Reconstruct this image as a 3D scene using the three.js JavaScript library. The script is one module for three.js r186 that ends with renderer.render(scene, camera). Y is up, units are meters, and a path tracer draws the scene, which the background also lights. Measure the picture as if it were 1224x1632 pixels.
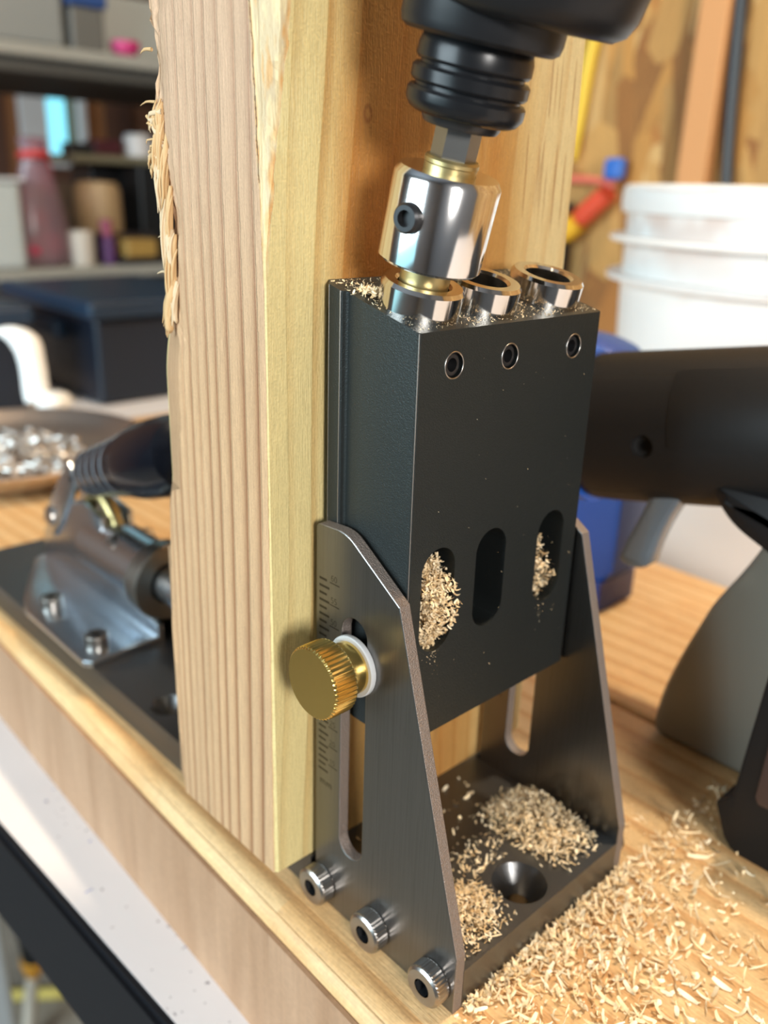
import * as THREE from 'three';
import { mergeGeometries, mergeVertices, toCreasedNormals } from 'three/addons/utils/BufferGeometryUtils.js';
import { RoundedBoxGeometry } from 'three/addons/geometries/RoundedBoxGeometry.js';
import { RectAreaLightUniformsLib } from 'three/addons/lights/RectAreaLightUniformsLib.js';
import { Brush, Evaluator, SUBTRACTION } from 'three-bvh-csg';

// ---------------------------------------------------------------- camera, sky, light, exposure
// Lengths below are millimetres, origin at the front left foot of the jig; YO lifts the bench to its height.
const MM = 0.001, YO = 0.944;
const world = (x, y, z) => new THREE.Vector3(x * MM, y * MM + YO, z * MM);
const scene = new THREE.Scene();
const camera = new THREE.PerspectiveCamera(60.854, 1224 / 1632, 0.005, 30);
camera.position.copy(world(-106.1, 158.1, 129.1));
camera.rotation.order = 'YXZ';
camera.rotation.set(-0.3568, -0.7652, 0.0321);
camera.focus = 0.16;
camera.userData.fStop = 12;
scene.background = new THREE.Color().setRGB(0.62, 1.30, 1.5);
RectAreaLightUniformsLib.init();
function area(color, intensity, w, h, at, to) {
  const l = new THREE.RectAreaLight(new THREE.Color(...color), intensity, w, h);
  l.position.copy(world(...at)); l.lookAt(world(...to)); scene.add(l);
}
area([1.0, 0.95, 0.9], 58, 0.32, 0.42, [-560, 440, 1480], [-40, 100, 0]);      // daylight through the window in front
area([0.80, 0.93, 1.0], 13, 1.3, 0.9, [-1780, 560, -400], [0, 60, -150]);    // daylight through the door on the left
const renderer = new THREE.WebGLRenderer({ antialias: true });
renderer.toneMapping = THREE.LinearToneMapping;
renderer.toneMappingExposure = 1.06;
renderer.shadowMap.enabled = true;

// ---------------------------------------------------------------- helpers
function rng(seed) { let a = seed >>> 0; return () => { a = (a + 0x6D2B79F5) >>> 0; let t = a; t = Math.imul(t ^ (t >>> 15), t | 1); t ^= t + Math.imul(t ^ (t >>> 7), t | 61); return ((t ^ (t >>> 14)) >>> 0) / 4294967296; }; }
function hash(x, y, s) { let h = Math.imul(x, 374761393) + Math.imul(y, 668265263) + Math.imul(s, 974634777); h = Math.imul(h ^ (h >>> 13), 1274126177); return ((h ^ (h >>> 16)) >>> 0) / 4294967296; }
function noise(x, y, s = 1) {
  const i = Math.floor(x), j = Math.floor(y), u = x - i, v = y - j, a = u * u * (3 - 2 * u), b = v * v * (3 - 2 * v);
  return (hash(i, j, s) * (1 - a) + hash(i + 1, j, s) * a) * (1 - b) + (hash(i, j + 1, s) * (1 - a) + hash(i + 1, j + 1, s) * a) * b;
}
const fbm = (x, y, s = 1, o = 4) => { let v = 0, a = 0.5; for (let k = 0; k < o; k++) { v += a * noise(x, y, s + k * 17); x *= 2.03; y *= 2.03; a *= 0.5; } return v / (1 - Math.pow(0.5, o)); };
const clamp = (v, a = 0, b = 1) => Math.min(b, Math.max(a, v));
const smooth = (a, b, v) => { const t = clamp((v - a) / (b - a)); return t * t * (3 - 2 * t); };
const mix3 = (a, b, t) => [a[0] + (b[0] - a[0]) * t, a[1] + (b[1] - a[1]) * t, a[2] + (b[2] - a[2]) * t];
const lerpTable = (t, x) => { if (x <= t[0][0]) return t[0][1]; for (let i = 1; i < t.length; i++) if (x <= t[i][0]) { const f = (x - t[i - 1][0]) / (t[i][0] - t[i - 1][0]); return t[i - 1][1] + f * (t[i][1] - t[i - 1][1]); } return t[t.length - 1][1]; };
// fn(u, v) gives an sRGB colour 0..255 and a height 0..1; rows run with v upward
function texture(w, h, fn, colour = true) {
  const d = new Uint8Array(w * h * 4), b = new Uint8Array(w * h * 4);
  for (let j = 0; j < h; j++) for (let i = 0; i < w; i++) {
    const [c, e] = fn((i + 0.5) / w, (j + 0.5) / h), k = (j * w + i) * 4;
    for (let q = 0; q < 3; q++) { d[k + q] = clamp(c[q], 0, 255); b[k + q] = clamp(e, 0, 1) * 255; }
    d[k + 3] = b[k + 3] = 255;
  }
  const make = (data, srgb) => { const t = new THREE.DataTexture(data, w, h, THREE.RGBAFormat); t.magFilter = THREE.LinearFilter; t.minFilter = THREE.LinearMipmapLinearFilter; t.generateMipmaps = true; t.wrapS = t.wrapT = THREE.RepeatWrapping; if (srgb) t.colorSpace = THREE.SRGBColorSpace; t.needsUpdate = true; return t; };
  return { map: colour ? make(d, true) : null, bump: make(b, false) };
}
const rep = (t, sx, sy) => { if (t) t.repeat.set(1 / sx, 1 / sy); return t; };
const M = (color, roughness, metalness = 0, more = {}) => new THREE.MeshPhysicalMaterial({ color: Array.isArray(color) ? new THREE.Color(...color) : color, roughness, metalness, side: THREE.DoubleSide, ...more });

const taken = {}, bases = new WeakMap();
function numbered(n) { taken[n] = (taken[n] ?? -1) + 1; return taken[n] ? `${n}_${String(taken[n]).padStart(3, '0')}` : n; }
function thing(name, label, category, base, more = {}) {
  const g = new THREE.Group(); g.name = numbered(name); g.position.copy(world(...base)); scene.add(g);
  g.userData = { label, category, ...more }; bases.set(g, base); return g;
}
function struct(name, base) { const g = new THREE.Group(); g.name = name; g.position.copy(world(...base)); g.userData.kind = 'structure'; scene.add(g); bases.set(g, base); return g; }
// geometry in scene millimetres (own = false) or in the thing's own millimetres (own = true)
function part(parent, name, geo, mat, { own = false, label, kind } = {}) {
  const base = bases.get(parent), g = (Array.isArray(geo) ? mergeGeometries(geo.map(plain)) : geo.clone());
  if (!own) g.translate(-base[0], -base[1], -base[2]);
  g.scale(MM, MM, MM);
  const m = new THREE.Mesh(g, mat); m.name = name; m.castShadow = m.receiveShadow = true;
  if (label) m.userData.label = label; if (kind) m.userData.kind = kind;
  bases.set(m, base); parent.add(m); return m;
}
function plain(g) { g = g.index ? g.toNonIndexed() : g.clone(); for (const k of Object.keys(g.attributes)) if (!['position', 'normal', 'uv'].includes(k)) g.deleteAttribute(k); if (!g.attributes.uv) boxUV(g); return g; }
// flat projections along the main normal, uv in metres; grain axis goes to v
function boxUV(g, grain = 'y') {
  const p = g.attributes.position, n = g.attributes.normal, uv = new Float32Array(p.count * 2);
  for (let i = 0; i < p.count; i++) {
    const P = { x: p.getX(i), y: p.getY(i), z: p.getZ(i) }, N = { x: Math.abs(n.getX(i)), y: Math.abs(n.getY(i)), z: Math.abs(n.getZ(i)) };
    const main = N.x > N.y && N.x > N.z ? 'x' : N.y > N.z ? 'y' : 'z';
    let axes = ['x', 'y', 'z'].filter(a => a !== main); let v = axes.includes(grain) ? grain : axes[1], u = axes.find(a => a !== v);
    uv[i * 2] = P[u] * MM; uv[i * 2 + 1] = P[v] * MM;
  }
  g.setAttribute('uv', new THREE.BufferAttribute(uv, 2)); return g;
}
const box = (x0, x1, y0, y1, z0, z1, r = 0, grain) => { const w = x1 - x0, h = y1 - y0, d = z1 - z0, g = r ? new RoundedBoxGeometry(w, h, d, 3, r) : new THREE.BoxGeometry(w, h, d); const q = g.index ? g.toNonIndexed() : g; q.translate((x0 + x1) / 2, (y0 + y1) / 2, (z0 + z1) / 2); return boxUV(q, grain); };
const lathe = (pts, seg = 64, a0 = 0, a1 = Math.PI * 2) => toCreasedNormals(new THREE.LatheGeometry(pts.map(([r, y]) => new THREE.Vector2(Math.max(r, 0.001), y)), seg, a0, a1), 0.6);
const along = (g, dir, at) => { g.applyQuaternion(new THREE.Quaternion().setFromUnitVectors(new THREE.Vector3(0, 1, 0), new THREE.Vector3(...dir).normalize())); return g.translate(...at); };
const tube = (pts, r, seg = 24, rad = 10) => new THREE.TubeGeometry(new THREE.CatmullRomCurve3(pts.map(p => new THREE.Vector3(...p))), seg, r, rad, false);
// tapered round bar along points [x, y, z, r]
function bar(pts, rad = 10, seg = 6) {
  const c = new THREE.CatmullRomCurve3(pts.map(p => new THREE.Vector3(p[0], p[1], p[2]))), n = (pts.length - 1) * seg, fr = c.computeFrenetFrames(n), pos = [], idx = [];
  for (let i = 0; i <= n; i++) {
    const t = i / n, P = c.getPoint(t), f = t * (pts.length - 1), k = Math.min(pts.length - 2, Math.floor(f)), r = pts[k][3] + (pts[k + 1][3] - pts[k][3]) * (f - k);
    for (let j = 0; j < rad; j++) { const a = j / rad * Math.PI * 2, N = fr.normals[i], B = fr.binormals[i]; pos.push(P.x + r * (Math.cos(a) * N.x + Math.sin(a) * B.x), P.y + r * (Math.cos(a) * N.y + Math.sin(a) * B.y), P.z + r * (Math.cos(a) * N.z + Math.sin(a) * B.z)); }
  }
  for (let i = 0; i < n; i++) for (let j = 0; j < rad; j++) { const a = i * rad + j, b = i * rad + (j + 1) % rad; idx.push(a, b, a + rad, b, b + rad, a + rad); }
  for (const e of [0, n]) { const P = c.getPoint(e / n), o = pos.length / 3; pos.push(P.x, P.y, P.z); for (let j = 0; j < rad; j++) idx.push(o, e * rad + j, e * rad + (j + 1) % rad); }
  const g = new THREE.BufferGeometry(); g.setAttribute('position', new THREE.Float32BufferAttribute(pos, 3)); g.setIndex(idx); g.computeVertexNormals(); return boxUV(g);
}
const shape = pts => { const s = new THREE.Shape(); pts.forEach(([a, b], i) => i ? s.lineTo(a, b) : s.moveTo(a, b)); s.closePath(); return s; };
function obround(cx, y0, y1, r, P = THREE.Path) { const s = new P(); s.moveTo(cx + r, y0 + r); s.lineTo(cx + r, y1 - r); s.absarc(cx, y1 - r, r, 0, Math.PI, false); s.lineTo(cx - r, y0 + r); s.absarc(cx, y0 + r, r, Math.PI, Math.PI * 2, false); return s; }
const extrude = (s, d, bevel = 0, curve = 16) => new THREE.ExtrudeGeometry(s, { depth: d - 2 * bevel, bevelEnabled: bevel > 0, bevelSize: bevel, bevelOffset: -bevel, bevelThickness: bevel, bevelSegments: 2, curveSegments: curve }).translate(0, 0, bevel);
// a shape drawn in (z, y) and pushed along x from x0
const extrudeX = (s, x0, d, bevel, curve) => flip(extrude(s, d, bevel, curve).applyMatrix4(new THREE.Matrix4().set(0, 0, 1, x0, 0, 1, 0, 0, 1, 0, 0, 0, 0, 0, 0, 1)));
// a shape drawn in (x, z) and pushed along y from y0
const extrudeY = (s, y0, d, bevel, curve) => flip(extrude(s, d, bevel, curve).applyMatrix4(new THREE.Matrix4().set(1, 0, 0, 0, 0, 0, 1, y0, 0, 1, 0, 0, 0, 0, 0, 1)));
function flip(g) { const q = g.index ? g.toNonIndexed() : g, p = q.attributes.position.array; for (let i = 0; i < p.length; i += 9) for (let k = 0; k < 3; k++) { const t = p[i + 3 + k]; p[i + 3 + k] = p[i + 6 + k]; p[i + 6 + k] = t; } q.deleteAttribute('normal'); q.computeVertexNormals(); return boxUV(toCreasedNormals(q, 0.5)); }
const evaluator = new Evaluator(); evaluator.attributes = ['position', 'normal'];
function cut(a, tools) {
  const prep = g => { g = g.clone(); g.deleteAttribute('uv'); for (const k of Object.keys(g.attributes)) if (!['position', 'normal'].includes(k)) g.deleteAttribute(k); if (g.index) g = g.toNonIndexed(); g.computeVertexNormals(); const b = new Brush(mergeVertices(g, 1e-4)); b.updateMatrixWorld(); return b; };
  let A = prep(a); for (const t of tools) { A = evaluator.evaluate(A, prep(t), SUBTRACTION); A.updateMatrixWorld(); }
  const g = A.geometry.clone(); g.clearGroups(); return boxUV(toCreasedNormals(g, 0.5));
}
const cyl = (r0, r1, h, seg = 40) => new THREE.CylinderGeometry(r1, r0, h, seg);

// ---------------------------------------------------------------- procedural materials
// two-by-four: narrow side (left 30 % of the sheet) and wide face in one map; v runs with the grain
const BW = 88.9, BT = 39, BH0 = 9.8, BH1 = 330;
const rings = [[0.03, .6], [0.085, .9], [0.16, 1.0], [0.235, .5], [0.31, 1.0], [0.385, .6], [0.47, 1.1], [0.555, 1.2], [0.66, 1.25], [0.79, 1.3], [0.905, 1.35]];
const waneL = [[9, 0.3], [145, 0.5], [172, 1.9], [186, 3.4], [330, 7]], waneR = [[9, 0.2], [146, 0.3], [157, 1.8], [173, 4.2], [186, 5.4], [330, 9]];
const lumberBase = (u, v) => {
  const x = u * (BT + BW), y = BH0 + v * (BH1 - BH0);
  if (x < BT) {
    const t = x / BT + 0.018 * (fbm(y * 0.012, 3, 5, 2) - 0.5) * 2 + 0.012 * Math.sin(y * 0.021 + x * 0.05);
    let late = 0, h = 0.6;
    for (let k = 0; k < rings.length; k++) { const [c, s] = rings[k], prev = k ? rings[k - 1][0] : c - 0.07, d = t - c; if (d <= 0 && d > prev - c) { const f = 1 + d / (c - prev); late = Math.max(late, s * (Math.pow(f, 5) * 0.66)); } if (d > 0 && d < 0.012) late = Math.max(late, s * 0.62 * (1 - d / 0.012)); if (Math.abs(d - 0.006) < 0.007) h -= 0.35 * s; }
    const fine = noise(x * 9, y * 0.35, 7), pore = noise(x * 14, y * 3.2, 9), broad = fbm(x * 0.1, y * 0.02, 12, 3);
    let c = mix3([204, 165, 124], [134, 87, 52], clamp(late));
    c = mix3(c, [202, 168, 142], smooth(110, 180, y) * 0.6);
    const k = 0.93 + 0.1 * (fine - 0.5) + 0.1 * (pore - 0.5) + 0.12 * (broad - 0.5) - (pore > 0.86 ? 0.08 : 0);
    const torn = smooth(0.2, 0.02, t) * smooth(110, 150, y) * noise(x * 2.5, y * 0.2, 31);
    c = mix3(c, [222, 170, 110], torn * 0.5);
    return [c.map(q => q * k), h + 0.12 * fine + 0.08 * pore - 0.25 * torn];
  }
  const X = x - BT;
  const warp = X + 5 * (fbm(y * 0.008, X * 0.02, 41, 3) - 0.5) + 2.5 * Math.sin(y * 0.013 + 1) + 0.9 * Math.sin(y * 0.05 + X * 0.1);
  const cath = Math.abs(warp - 44) + 0.05 * (y - 60) * smooth(30, 8, Math.abs(warp - 44));
  const per = cath / 6.4 + 0.35 * (fbm(X * 0.05, y * 0.01, 43, 2) - 0.5), f = per - Math.floor(per);
  let late = smooth(0.55, 0.94, f) * (1 - smooth(0.955, 1, f));
  const amber = smooth(0.42, 0.7, fbm(X * 0.06 + 2, y * 0.014, 47, 3)) * smooth(10, 22, X) * smooth(74, 52, X);
  const burl = Math.exp(-(((X - 27 - (y - 150) * 0.08) / 6.5) ** 2 + ((y - 150) / 17) ** 2)) + 0.7 * Math.exp(-(((X - 60) / 5) ** 2 + ((y - 158) / 26) ** 2));
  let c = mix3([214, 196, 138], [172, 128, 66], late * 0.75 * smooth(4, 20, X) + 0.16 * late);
  c = mix3(c, [174, 130, 68], smooth(12, 28, X) * smooth(84, 66, X) * 0.75);  // wide face dimmed in colour towards the right, standing in for shade there
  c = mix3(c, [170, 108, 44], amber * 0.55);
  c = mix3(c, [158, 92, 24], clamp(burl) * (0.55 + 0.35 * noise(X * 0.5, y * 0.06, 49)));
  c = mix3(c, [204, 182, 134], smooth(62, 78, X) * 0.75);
  const streak = smooth(0.72, 0.8, noise(X * 1.2, y * 0.05, 51)) * smooth(0.5, 0.7, noise(X * 0.2, y * 0.03, 53)) * smooth(20, 40, X);
  c = mix3(c, [120, 78, 40], streak * 0.35);
  const kx = X - 23.5, ky = y - 170.5, kn = Math.hypot(kx / 1, ky / 1.5); if (kn < 1.3) c = mix3(c, [120, 70, 30], smooth(1.3, 0.9, kn) * 0.5 * smooth(0.3, 0.8, kn));
  const fine = noise(X * 8, y * 0.4, 57), grit = noise(X * 3, y * 3, 59);
  return [c.map(q => q * (0.95 + 0.07 * (fine - 0.5) + 0.05 * (grit - 0.5))), 0.5 + 0.15 * fine + 0.1 * grit - 0.15 * late];
};
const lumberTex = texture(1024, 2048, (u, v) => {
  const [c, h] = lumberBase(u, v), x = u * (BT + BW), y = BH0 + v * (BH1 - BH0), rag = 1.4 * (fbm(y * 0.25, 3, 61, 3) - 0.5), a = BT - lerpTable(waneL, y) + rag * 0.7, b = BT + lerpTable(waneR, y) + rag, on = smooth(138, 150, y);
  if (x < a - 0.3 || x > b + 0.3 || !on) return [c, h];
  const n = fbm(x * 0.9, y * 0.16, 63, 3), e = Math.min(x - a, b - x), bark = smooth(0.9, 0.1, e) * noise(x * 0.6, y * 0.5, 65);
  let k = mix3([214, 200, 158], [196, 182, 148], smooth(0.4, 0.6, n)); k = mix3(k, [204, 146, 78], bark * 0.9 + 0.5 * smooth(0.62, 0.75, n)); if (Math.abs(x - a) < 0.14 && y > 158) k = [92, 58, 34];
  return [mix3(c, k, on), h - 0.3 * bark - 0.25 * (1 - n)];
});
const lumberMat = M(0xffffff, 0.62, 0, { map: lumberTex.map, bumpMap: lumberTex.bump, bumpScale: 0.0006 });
const splinterMat = M([0.56, 0.36, 0.17], 0.75), splinterPale = M([0.60, 0.45, 0.28], 0.75);
// bench pine: 140 mm wide boards, v along the grain
const pineTex = texture(1024, 2048, (u, v) => {
  const x = u * 140, y = v * 500;
  const w = x + 6 * (fbm(y * 0.006, x * 0.02, 71, 3) - 0.5) + 2 * Math.sin(y * 0.012), per = w / 9 + 0.5 * fbm(x * 0.04, y * 0.006, 73, 2), f = per - Math.floor(per);
  const late = smooth(0.5, 0.93, f) * (1 - smooth(0.95, 1, f)), fine = noise(x * 5, y * 0.25, 75), grit = noise(x * 2, y * 2, 77), blot = fbm(x * 0.05, y * 0.03, 79, 3);
  let c = mix3([224, 188, 136], [196, 144, 88], late * 0.7); c = mix3(c, [208, 158, 100], smooth(0.5, 0.75, blot) * 0.5);
  return [c.map(q => q * (0.95 + 0.1 * (fine - 0.5) + 0.08 * (grit - 0.5))), 0.5 + 0.2 * fine + 0.1 * grit - 0.2 * late];
});
rep(pineTex.map, 0.14, 0.5); rep(pineTex.bump, 0.14, 0.5);
const pineMat = M(0xffffff, 0.55, 0, { map: pineTex.map, bumpMap: pineTex.bump, bumpScale: 0.0003 });
const osbTex = texture(1024, 1024, (() => {
  const r = rng(5), N = 1024, buf = new Float32Array(N * N * 3).fill(0), tones = [[203, 158, 92], [186, 136, 70], [166, 112, 54], [214, 176, 116], [150, 98, 46], [190, 146, 84]];
  for (let i = 0; i < N * N; i++) { buf[i * 3] = 170; buf[i * 3 + 1] = 120; buf[i * 3 + 2] = 62; }
  for (let k = 0; k < 1500; k++) {
    const cx = r() * N, cy = r() * N, L = 40 + r() * 110, w = 8 + r() * 22, a = Math.PI / 2 + (r() - 0.5) * 1.2, ca = Math.cos(a), sa = Math.sin(a), c = tones[Math.floor(r() * 6)], sh = 0.85 + r() * 0.25;
    for (let s = -L; s <= L; s++) for (let t = -w; t <= w; t++) { if (Math.abs(s) > L - Math.abs(t) * 0.7) continue; const x = (Math.round(cx + s * ca - t * sa) % N + N) % N, y = (Math.round(cy + s * sa + t * ca) % N + N) % N, o = (y * N + x) * 3, g = sh * (0.94 + 0.12 * noise(t * 0.6, s * 0.03, k)); buf[o] = c[0] * g; buf[o + 1] = c[1] * g; buf[o + 2] = c[2] * g; }
  }
  return (u, v) => { const o = (Math.floor(v * N) * N + Math.floor(u * N)) * 3; return [[buf[o], buf[o + 1], buf[o + 2]], buf[o] / 255]; };
})());
rep(osbTex.map, 0.6, 0.6); rep(osbTex.bump, 0.6, 0.6);
const osbMat = M([0.72, 0.70, 0.66], 0.75, 0, { map: osbTex.map, bumpMap: osbTex.bump, bumpScale: 0.0006 });
// metals
const speck = texture(512, 512, (u, v) => { const n = noise(u * 256, v * 256, 81), m = noise(u * 120, v * 120, 82); return [[255, 255, 255], 0.75 * n + 0.25 * m]; }, false);
rep(speck.bump, 0.03, 0.03);
const blockMat = M([0.040, 0.047, 0.047], 0.42, 0.75, { bumpMap: speck.bump, bumpScale: 0.00005 });
const brushedTex = texture(512, 1024, (u, v) => { const a = noise(u * 256, v * 6, 91), b = noise(u * 90, v * 3, 92), c = fbm(u * 4, v * 6, 93, 3); return [[255, 255, 255].map(q => q * (0.86 + 0.08 * (a - 0.5) + 0.1 * (c - 0.5))), 0.6 * a + 0.4 * b]; });
rep(brushedTex.map, 0.06, 0.12); rep(brushedTex.bump, 0.06, 0.12);
const steelMat = M([0.40, 0.385, 0.37], 0.34, 1, { map: brushedTex.map, bumpMap: brushedTex.bump, bumpScale: 0.00002 });
const baseMat = M([0.14, 0.14, 0.14], 0.32, 0.9, { bumpMap: speck.bump, bumpScale: 0.00003 });
const chromeMat = M([0.80, 0.79, 0.78], 0.13, 1);
const bushMat = M([0.72, 0.69, 0.65], 0.12, 1, {});
const zincMat = M([0.62, 0.67, 0.72], 0.26, 1);
const boltMat = M([0.42, 0.40, 0.38], 0.30, 1);
const brassMat = M([0.78, 0.55, 0.17], 0.24, 1);
const brassDullMat = M([0.45, 0.36, 0.17], 0.4, 1);
const shankMat = M([0.26, 0.265, 0.26], 0.34, 1);
const nylonMat = M([0.72, 0.74, 0.75], 0.45, 0, { transmission: 0.2, thickness: 0 });
const blackOxide = M([0.03, 0.03, 0.032], 0.32, 0.5);
const blackPlastic = M([0.010, 0.0105, 0.012], 0.36, 0, { specularIntensity: 0.5 });
const rubberBlack = M([0.010, 0.010, 0.011], 0.5, 0, { specularIntensity: 0.5 });
const drillBlack = M([0.012, 0.0115, 0.0115], 0.55, 0, { specularIntensity: 0.5, bumpMap: speck.bump, bumpScale: 0.00008 });
const darkVoid = M([0.004, 0.004, 0.004], 0.9);
const bluePlastic = M([0.015, 0.09, 0.42], 0.38);

// ---------------------------------------------------------------- the room
{
  const concrete = texture(512, 512, (u, v) => { const n = fbm(u * 12, v * 12, 101, 4), s = noise(u * 200, v * 200, 102); return [mix3([128, 120, 108], [168, 158, 144], n).map(q => q * (0.95 + 0.1 * (s - 0.5))), n]; });
  rep(concrete.map, 1.2, 1.2); rep(concrete.bump, 1.2, 1.2);
  const concreteMat = M(0xffffff, 0.85, 0, { map: concrete.map, bumpMap: concrete.bump, bumpScale: 0.0008 });
  const plywood = M([0.15, 0.16, 0.185], 0.8), studMat = M([0.50, 0.24, 0.09], 0.7), panelA = M([0.15, 0.062, 0.03], 0.7), panelB = M([0.27, 0.12, 0.05], 0.7), panelC = M([0.085, 0.036, 0.022], 0.7), whitePaint = M([0.62, 0.63, 0.66], 0.5);
  part(struct('floor', [0, -944, 0]), 'slab', box(-1900, 2200, -1044, -944, -2400, 1700), concreteMat);
  part(struct('ceiling', [0, 1300, 0]), 'slab', box(-1900, 2200, 1300, 1360, -2400, 1700), plywood);
  // wall behind the bench: the OSB sheathing and its stud
  const wr = struct('wall_right', [620, -944, 0]);
  part(wr, 'osb_panel', [box(620, 680, -944, 1300, -720, 1700)], osbMat);
  const t1 = struct('trim_1', [605, -300, -252]);
  part(t1, 'stud', box(602, 620, -300, 1300, -271, -246, 1.5), studMat);
  const wr2 = struct('wall_far_right', [1950, -944, -1500]);
  part(wr2, 'panel', box(1950, 2010, -944, 1300, -2400, -660), panelB);
  part(wr2, 'return_panel', box(620, 2010, -944, 1300, -720, -660), panelB);
  // far wall of dark boards round a small window
  const wb = struct('wall_back', [0, -944, -2200]);
  const bays = [[-1900, 560, panelB], [560, 700, panelA], [700, 812, panelC], [812, 905, panelB], [905, 995, null], [995, 1080, panelB], [1080, 1150, panelC], [1150, 1270, panelA], [1270, 1400, panelB], [1400, 1960, panelC]];
  bays.forEach(([a, b, m], i) => { if (m) { const hi = a >= 500 && b <= 1280; part(wb, 'board', box(a, b - 4, -944, hi ? 640 : 1300, -2260 - (i % 2) * 12, -2200 - (i % 2) * 12), m); if (hi) part(wb, 'board', box(a, b - 4, 1120, 1300, -2260, -2200), m); } else { part(wb, 'board', box(a, b, -944, 205, -2260, -2200), panelC); part(wb, 'board', box(a, b, 372, 640, -2260, -2200), panelB); part(wb, 'board', box(a, b, 1120, 1300, -2260, -2200), panelB); } });  // unseen high opening left between boards, added for blue reflections on the clamp
  const win = struct('window_1', [950, 290, -2200]);
  part(win, 'window_frame', [box(840, 908, 180, 420, -2200, -2182, 3), box(992, 1012, 180, 420, -2200, -2182, 3), box(906, 994, 370, 420, -2200, -2182, 3), box(906, 994, 180, 206, -2200, -2178, 3)], whitePaint);
  part(win, 'pane', box(905, 995, 204, 374, -2232, -2230), M([0.8, 0.97, 1], 0.05, 0, { transmission: 1, thickness: 0 }));
  // wall on the left with a door opening, wall in front with a window opening
  const wl = struct('wall_left', [-1800, -944, -300]);
  part(wl, 'panel', [box(-1900, -1800, -944, 1300, -2400, -1250), box(-1900, -1800, -944, 1300, 250, 1700), box(-1900, -1800, 1050, 1300, -1250, 250), box(-1900, -1800, -944, -300, -1250, 250)], plywood);
  const wf = struct('wall_front', [0, -944, 1600]);
  part(wf, 'panel', [box(-1900, -750, -944, 1300, 1500, 1600), box(-370, 700, -944, 1300, 1500, 1600), box(-750, -370, 820, 1300, 1500, 1600), box(-750, -370, -944, 200, 1500, 1600)], plywood);
}
const bulb = thing('ceiling_lamp', 'round warm ceiling lamp hanging above the bench', 'lamp', [330, 1180, 70]);
{
  part(bulb, 'lamp_base', lathe([[0, 120], [60, 120], [62, 100], [40, 60], [24, 40], [0, 40]], 32), M([0.8, 0.8, 0.8], 0.5), { own: true });
  part(bulb, 'lamp_bulb', lathe([[0, 40], [16, 40], [18, 26], [34, 0], [38, -22], [30, -46], [14, -58], [0, -60]], 32), M([1, 0.9, 0.7], 0.5, 0, { emissive: new THREE.Color(1, 0.72, 0.4), emissiveIntensity: 6 }), { own: true });
  const l = new THREE.PointLight(new THREE.Color(1, 0.80, 0.56), 3.1, 0, 2); l.position.copy(world(330, 1165, 70)); l.castShadow = true; l.shadow.radius = 2; scene.add(l);
}

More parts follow.
